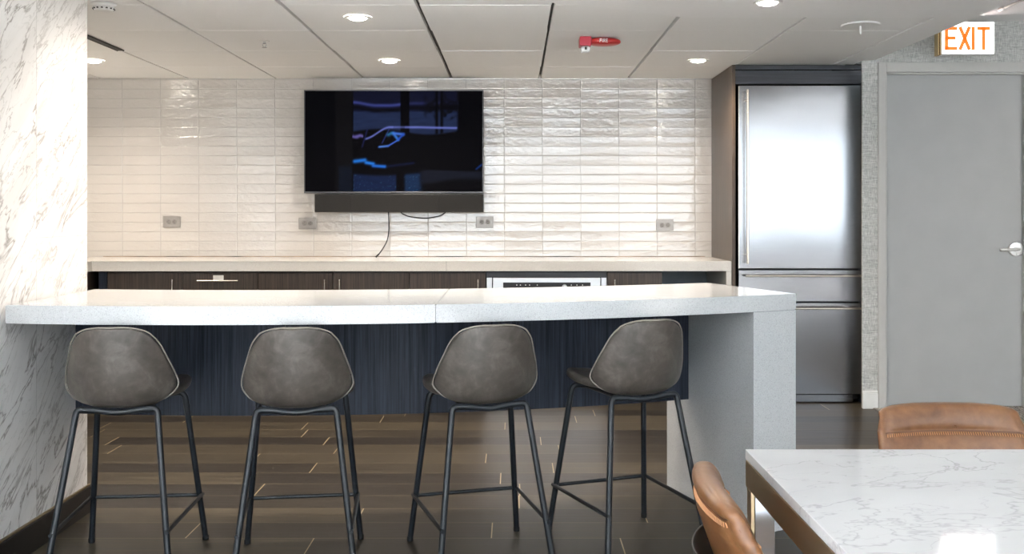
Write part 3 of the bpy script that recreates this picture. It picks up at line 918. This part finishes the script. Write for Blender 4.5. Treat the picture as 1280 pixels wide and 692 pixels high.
# waterfall leg: plan quadrilateral
IF = (.931, front(.931)); IB = (.700, 4.588)
wf = [IF] + span(front, .96, 1.122, 8) + [BR, IB]
bm = prism(B(), sh(wf), 0, HU - .0015)
es = [e_ for e_ in bm.edges if abs(e_.verts[0].co.z - e_.verts[1].co.z) > .5]
obj('waterfall_panel', bm, M['quartz'], bar, smooth='auto')
# veneer modesty panel
def inner_x(y): return IF[0] + (IB[0] - IF[0]) * (y - IF[1]) / (IB[1] - IF[1])
xe_ = .757
while xe_ < inner_x(panel(xe_)) - .004: xe_ += .002
cuts = [XM + .003, PX(356, 4.02) , PX(624, 4.10), xe_]
for i in range(3):
    a, b = cuts[i] + (.0015 if i else 0), cuts[i + 1] - .0015
    fp = span(panel, a, b, 24)
    poly = fp + [(x, y + .022) for x, y in fp[::-1]]
    if i == 2: poly = fp + [(x - (.012 if k == 0 else 0), y + .022) for k, (x, y) in enumerate(fp[::-1])]
    bm = prism(B(), sh(poly), .437, HU - .001)
    obj('modesty_panel', bm, M['veneer'], bar, smooth='auto')
bm = B()
for i in (1, 2):
    pass
fp = span(panel, XM + .02, xe_ - .03, 40)
poly = [(x, y + .0225) for x, y in fp] + [(x, y + .045) for x, y in fp[::-1]]
obj('support_rail', prism(B(), sh(poly), HU - .08, HU - .001), M['black_metal'], bar)

# ------------------------------------------------------------------ bar stools
def interp(tab, x):
    for (a, *va), (b, *vb) in zip(tab, tab[1:]):
        if x <= b:
            t_ = max(0, (x - a) / (b - a)); return [p + (q - p) * t_ for p, q in zip(va, vb)]
    return list(tab[-1][1:])

def sheet(rows, nu=13):
    """rows: (z or y centre data) -> grid of points; each row = function u -> Vector"""
    bm = B()
    g = [[bm.verts.new(r(-1 + 2 * i / (nu - 1))) for i in range(nu)] for r in rows]
    for a, b in zip(g, g[1:]):
        for i in range(nu - 1):
            bm.faces.new((a[i], a[i + 1], b[i + 1], b[i]))
    return bm

def outline(rows, nu=13):
    L = [r(-1) for r in rows]; R = [r(1) for r in rows]
    T = [rows[-1](-1 + 2 * i / (nu - 1)) for i in range(nu)]
    return L, R, T

def thick(o, t_, off, sub=2):
    m = o.modifiers.new('thickness', 'SOLIDIFY'); m.thickness = t_; m.offset = off
    m2 = o.modifiers.new('smooth', 'SUBSURF'); m2.levels = sub; m2.render_levels = sub
    for p in o.data.polygons: p.use_smooth = True
    return o

#            z     half-w  y     wrap
BACK = [(.590, .085, -.095, .010), (.592, .135, -.140, .040), (.612, .168, -.176, .085), (.655, .187, -.195, .115),
        (.705, .178, -.206, .100), (.760, .160, -.214, .078), (.812, .141, -.220, .055), (.842, .116, -.223, .036), (.858, .080, -.224, .018), (.865, .04, -.224, .004)]
SEAT = [(-.150, .09, .618), (-.135, .125, .618), (-.10, .160, .616), (-.04, .190, .614), (.04, .198, .616), (.11, .193, .622), (.165, .178, .624), (.195, .150, .616), (.208, .10, .604)]
def zrow(d_):
    z, hw, y, wr = d_
    return lambda u: Vector((hw * u, y + wr * abs(u) ** 2.2, z + (.012 * abs(u) ** 3 if z < .62 else 0)))
def yrow(d_):
    y, hw, z = d_
    return lambda u: Vector((hw * u, y, z + .012 * u * u))

def stool(label, x, y, yaw):
    e = empty('bar_stool', label, 'bar stool', (x, y, 0), yaw, 'taupe bar stools along the bar')
    rows = [zrow(d_) for d_ in BACK]
    o = thick(obj('backrest', sheet(rows), M['taupe'], e), .026, 0)
    L, R, T = outline(rows)
    path = L + T[1:-1] + R[::-1]
    pp = smoothpath([p + Vector((0, -.0125, 0)) for p in path], 3)
    bm = B(); tube(bm, [pp[i] + Vector((math.copysign(.004, pp[i].x) if abs(pp[i].x) > .05 else 0, .004, .003 if pp[i].z > .84 else 0)) for i in range(len(pp))], .0026, 8)
    obj('piping', bm, M['taupe_light'], o, smooth=True)
    rows2 = [yrow(d_) for d_ in SEAT]
    s = thick(obj('seat', sheet(rows2), M['taupe'], e), .034, 0)
    R_ = .0112
    ntop = (.118, -.150); ftop = (.152, .150); zt_ = .575
    def leg(pts, nm='leg'):
        bm = B(); tube(bm, pts, R_, 14)
        l_ = obj(nm, bm, M['black_metal'], e, smooth='auto')
        ft = Vector(pts[-1]); 
        bm = B(); lathe(bm, [(0, 0), (.0118, 0), (.0128, .004), (.0128, .018), (0, .018)], (ft.x, ft.y, 0), 'Z', 14)
        obj('foot_cap', bm, M['black_plastic'], l_, smooth='auto')
        return l_
    # near pair joined over the top by one bent tube; split half and half
    for s_ in (-1, 1):
        pts = [Vector((s_ * .096 * k / 8, ntop[1], zt_ - .006 + .005 * (1 - math.cos(PI * k / 8)))) for k in range(9)]
        pts += rounded([(s_ * .0965, ntop[1], zt_ + .004), (s_ * (ntop[0] + .016), ntop[1], zt_ + .006), (s_ * .205, -.262, .006)], .045, 7)[1:]
        leg([tuple(p) for p in pts])
        pts = rounded([(s_ * .09, ftop[1] - .015, zt_ + .005), (s_ * (ftop[0] + .004), ftop[1] - .005, zt_ + .012), (s_ * .212, .245, .006)], .03, 5)
        leg([tuple(p) for p in pts])
    bm = B(); tube(bm, [(-.09, ftop[1] - .015, zt_ + .005), (.09, ftop[1] - .015, zt_ + .005)], R_, 12)
    for s_ in (-1, 1):
        tube(bm, [(s_ * .085, ntop[1], zt_ - .001), (s_ * .088, ftop[1] - .015, zt_)], .008, 10)
    obj('seat_frame', bm, M['black_metal'], e, smooth='auto')
    # foot rail
    def at_(p, q, z): 
        t_ = (p[2] - z) / (p[2] - q[2]); return Vector((p[0] + (q[0] - p[0]) * t_, p[1] + (q[1] - p[1]) * t_, z))
    N = [at_((s_ * ntop[0], ntop[1], zt_), (s_ * .205, -.262, .006), .18) for s_ in (-1, 1)]
    Fp = [at_((s_ * ftop[0], ftop[1], zt_), (s_ * .212, .245, .006), .18) for s_ in (-1, 1)]
    for k, s_ in enumerate((-1, 1)):
        bm = B(); d_ = (N[k] - Fp[k]).normalized()
        off = Vector((s_ * .008, 0, 0))
        tube(bm, [Fp[k] + off * 1.2 - d_ * .012, N[k] + off * 1.2 + d_ * .014], .0075, 12)
        obj('side_rail', bm, M['black_metal'], e, smooth='auto')
    bm = B(); tube(bm, [Fp[0], Fp[1]], .0075, 12)
    obj('footrest', bm, M['black_metal'], e, smooth='auto')
    return e
R = math.radians
stool('taupe leather bar stool at far left, beside the marble wall', -1.376, 3.58, R(5))
stool('taupe leather bar stool second from the left, squarely facing the bar', -.768, 3.577, R(8))
stool('taupe leather bar stool third from the left, seat turned slightly left', -.128, 3.65, R(16))
stool('taupe leather bar stool nearest the waterfall end, turned most, scuff on its back', .4235, 3.818, R(21))

# ------------------------------------------------------------------ marble table
TX0, TX1, TY0, TY1, TZ = .50, 2.05, .75, 2.168, .740
tb = empty('dining_table', 'white marble-topped table with brushed bronze frame at lower right', 'table', ((TX0 + TX1) / 2, (TY0 + TY1) / 2, 0))
cx_, cy_ = (TX0 + TX1) / 2, (TY0 + TY1) / 2
hx_, hy_ = (TX1 - TX0) / 2, (TY1 - TY0) / 2
obj('tabletop', box(B(), -hx_, hx_, -hy_, hy_, TZ - .0205, TZ, .002, 2), M['marble_top'], tb, smooth='auto')
bm = B(); ap = .056; z1 = TZ - .0235; z0 = z1 - ap; i_ = .001; th_ = .012
box(bm, -hx_ + i_, -hx_ + i_ + th_, -hy_ + i_, hy_ - i_, z0, z1, .001)
box(bm, hx_ - i_ - th_, hx_ - i_, -hy_ + i_, hy_ - i_, z0, z1, .001)
box(bm, -hx_ + i_ + th_, hx_ - i_ - th_, -hy_ + i_, -hy_ + i_ + th_, z0, z1, .001)
box(bm, -hx_ + i_ + th_, hx_ - i_ - th_, hy_ - i_ - th_, hy_ - i_, z0, z1, .001)
box(bm, -hx_ + .004, hx_ - .004, -hy_ + .004, hy_ - .004, z1 - .004, TZ - .0207)
obj('apron_frame', bm, M['bronze'], tb)
for sx in (-1, 1):
    for sy in (-1, 1):
        xa_ = sx * (hx_ - .001); xb_ = sx * (hx_ - .052); ya_ = sy * (hy_ - .014); yb_ = sy * (hy_ - .050)
        l_ = obj('leg', box(B(), min(xa_ - sx * .0085, xb_), max(xa_ - sx * .0085, xb_), min(ya_, yb_), max(ya_, yb_), 0, z0 + .02, .001), M['chrome'], tb)
        obj('leg_edge', box(B(), min(xa_, xa_ - sx * .008), max(xa_, xa_ - sx * .008), min(ya_, yb_), max(ya_, yb_), 0, z0 - .001, .001), M['bronze'], l_)

# ------------------------------------------------------------------ leather chairs
CB_ = [(.40, .150, .030, .05), (.43, .185, .012, .06), (.50, .196, -.010, .055), (.58, .198, -.035, .048), (.65, .196, -.060, .040), (.70, .192, -.078, .034), (.735, .180, -.090, .028), (.753, .155, -.096, .020), (.761, .11, -.098, .01)]
def chair(label, x, y, yaw):
    e = empty('leather_chair', label, 'chair', (x, y, 0), yaw, 'tan leather chairs at the marble table')
    def row(d_):
        z, hw, yy, wr = d_
        return lambda u: Vector((hw * u, yy + wr * abs(u) ** 2, z - (.006 * abs(u) ** 4 if z > .7 else 0)))
    rows = [row(d_) for d_ in CB_]
    NU, NV = 44, 60
    def surf(tz, u, side, extra=0.0):
        z = CB_[0][0] + (CB_[-1][0] - CB_[0][0]) * tz
        hw, yy, wr = interp(CB_, z)
        if z > .735:                      # superellipse shoulders
            q = (z - .735) / (CB_[-1][0] - .735); hw = .180 * max(.0, 1 - q ** 4 * .22)
        _, y2, _ = interp(CB_, min(z + .01, CB_[-1][0])); _, y1, _ = interp(CB_, z - .01)
        n_ = Vector((0, .02, -(y2 - y1))).normalized()
        edge = max(0.0, 1 - abs(u) ** 7) ** .5 * max(0.0, 1 - abs(2 * tz - 1) ** 16) ** .5
        zs = .690 if side > 0 else .738
        groove = .30 * math.exp(-((z - zs) / .006) ** 2) + .25 * math.exp(-((abs(u) - .90) / .018) ** 2)
        puff = 1 + .22 * (1 - u * u) * min(1, abs(z - zs) / .03)
        t_ = .024 * edge * (1 - groove * edge) * puff + extra
        zz = z - (.006 * abs(u) ** 3 if z > .7 else 0)
        return Vector((hw * u, yy + wr * u * u, zz)) + n_ * t_ * side
    bm = B()
    G = {}
    for side in (1, -1):
        for j_ in range(NV + 1):
            for i_ in range(NU + 1):
                rim = j_ in (0, NV) or i_ in (0, NU)
                if rim and side == -1: G[side, j_, i_] = G[1, j_, i_]; continue
                u = math.sin((-1 + 2 * i_ / NU) * PI / 2); u = .55 * u + .45 * (-1 + 2 * i_ / NU)
                tz = .5 - .5 * math.cos(PI * j_ / NV); tz = .35 * tz + .65 * j_ / NV
                G[side, j_, i_] = bm.verts.new(surf(tz, u, side))
        for j_ in range(NV):
            for i_ in range(NU):
                bm.faces.new((G[side, j_, i_], G[side, j_, i_ + 1], G[side, j_ + 1, i_ + 1], G[side, j_ + 1, i_]))
    b = obj('backrest', bm, M['tan'], e, smooth=True)
    zt = lambda z: (z - CB_[0][0]) / (CB_[-1][0] - CB_[0][0])
    for side in (1, -1):
        bm = B(); tube(bm, [surf(zt(.690 if side > 0 else .738), -.9 + 1.8 * k / 40, side, .0005) for k in range(41)], .0016, 8)
        obj('seam', bm, M['thread_dark'], b, smooth=True)
        bm = B()
        for k in range(60):
            u = -.88 + 1.76 * k / 59
            tube(bm, [surf(zt(.686 + (0 if side > 0 else .048)), u, side, .0012), surf(zt(.679 + (0 if side > 0 else .048)), u + .006, side, .0012)], .0011, 6)
        st = obj('stitching', bm, M['thread'], b); st['kind'] = 'stuff'
    seat_rows = [(-.02, .16, .440), (.03, .20, .438), (.12, .215, .440), (.24, .22, .445), (.33, .21, .448), (.38, .18, .442), (.40, .12, .43)]
    s = thick(obj('seat', sheet([yrow(d_) for d_ in seat_rows]), M['tan'], e), .05, 0)
    # black moulded shell wrapping the lower back
    SH = [(.395, .15, .0, .06), (.44, .19, -.035, .07), (.50, .200, -.060, .072), (.57, .200, -.092, .07), (.615, .190, -.112, .06), (.630, .15, -.118, .04)]
    k_ = obj('back_shell', sheet([row(d_) for d_ in SH]), M['black_plastic'], e)
    thick(k_, .007, 0)
    for sx in (-1, 1):
        for (ty, by) in ((.06, -.03), (.32, .36)):
            bm = B(); tube(bm, rounded([(sx * .12, ty, .408), (sx * .17, ty, .405), (sx * .205, by, .004)], .03, 5), .010, 12)
            obj('leg', bm, M['black_metal'], e, smooth='auto')
    bm = B(); tube(bm, [(-.13, .06, .405), (.13, .06, .405)], .009, 10); tube(bm, [(-.13, .32, .405), (.13, .32, .405)], .009, 10)
    obj('seat_frame', bm, M['black_metal'], e, smooth='auto')
    return e
chair('tan leather chair behind the far edge of the marble table, facing the viewer', 1.115, 2.50, R(180))
chair('tan leather chair seen edge-on at the left side of the marble table', .450, 1.855, R(-90 - 3))

# ------------------------------------------------------------------ things behind the camera that the steel and tiles mirror
rug = obj('added_dark_rug', box(B(), 3.0, 6.4, -3.8, -.6, .0065, .014, .002), plain('added_charcoal', (.04, .04, .045), .95))  # added out of view to darken the sunlit floor mirrored in the fridge
tag(rug, 'added unseen charcoal rug under the sofa, darkens the floor the fridge mirrors', 'rug')
sofa = empty('sofa', 'dark low sofa behind the viewer under the windows', 'sofa', (4.55, -2.9, .0145))
obj('base', box(B(), -1.0, 1.0, -.45, .45, 0, .42, .05, 4), M['furn'], sofa, smooth='auto')
obj('backrest', box(B(), -1.0, 1.0, -.45, -.2, .42, .95, .08, 4), M['furn'], sofa, smooth='auto')
for s in (-1, 1): obj('armrest', box(B(), s * 1.1 - .1, s * 1.1 + .1, -.45, .45, 0, .62, .05, 4), M['furn'], sofa, smooth='auto')

# ------------------------------------------------------------------ daylight
W = bpy.data.worlds.new('daylight'); S.world = W; W.use_nodes = True
nt = W.node_tree; nt.nodes.clear()
out = nt.nodes.new('ShaderNodeOutputWorld'); bg = nt.nodes.new('ShaderNodeBackground')
tc = nt.nodes.new('ShaderNodeTexCoord'); sp = nt.nodes.new('ShaderNodeSeparateXYZ'); rp = nt.nodes.new('ShaderNodeValToRGB')
nt.links.new(tc.outputs['Generated'], sp.inputs[0]); nt.links.new(sp.outputs[2], rp.inputs[0])
el = rp.color_ramp.elements
el[0].position = 0.0; el[0].color = (.44, .49, .53, 1); el[1].position = .12; el[1].color = (.46, .53, .58, 1)
e3 = el.new(.30); e3.color = (1.05, 1.25, 1.4, 1)
nt.links.new(rp.outputs[0], bg.inputs[0]); bg.inputs[1].default_value = 4.6
nt.links.new(bg.outputs[0], out.inputs[0])

sl = bpy.data.lights.new('bounce_sun', 'SUN'); sl.energy = 88.0; sl.angle = math.radians(1.5); sl.color = (1.0, .98, .96)  # added sun, bounces off the pale floor to lift the ceiling
so = bpy.data.objects.new('bounce_sun', sl); link(so); so.location = (0, -8, 8)
so.rotation_euler = (math.radians(42), 0, math.radians(8))

# ------------------------------------------------------------------ camera and view
cd = bpy.data.cameras.new('camera'); cam = bpy.data.objects.new('camera', cd); link(cam)
cam.location = (0, 0, EYE); cam.rotation_euler = (PI / 2, 0, 0)
cd.sensor_width = 36; cd.lens = F / 1280 * 36
cd.shift_x = -3.0 / 1280; cd.shift_y = -(346 - 267) / 1280
cd.clip_start = .05
S.camera = cam
S.view_settings.view_transform = 'Standard'; S.view_settings.look = 'None'
S.view_settings.exposure = 0.84; S.view_settings.gamma = 1.0; S.view_settings.use_curve_mapping = False
S.render.engine = 'CYCLES'
cy = S.cycles
cy.use_denoising = True
try: cy.denoiser = 'OPENIMAGEDENOISE'
except Exception: pass
cy.max_bounces = 8; cy.diffuse_bounces = 5; cy.glossy_bounces = 4
cy.sample_clamp_indirect = 20.0; cy.caustics_reflective = False; cy.caustics_refractive = False
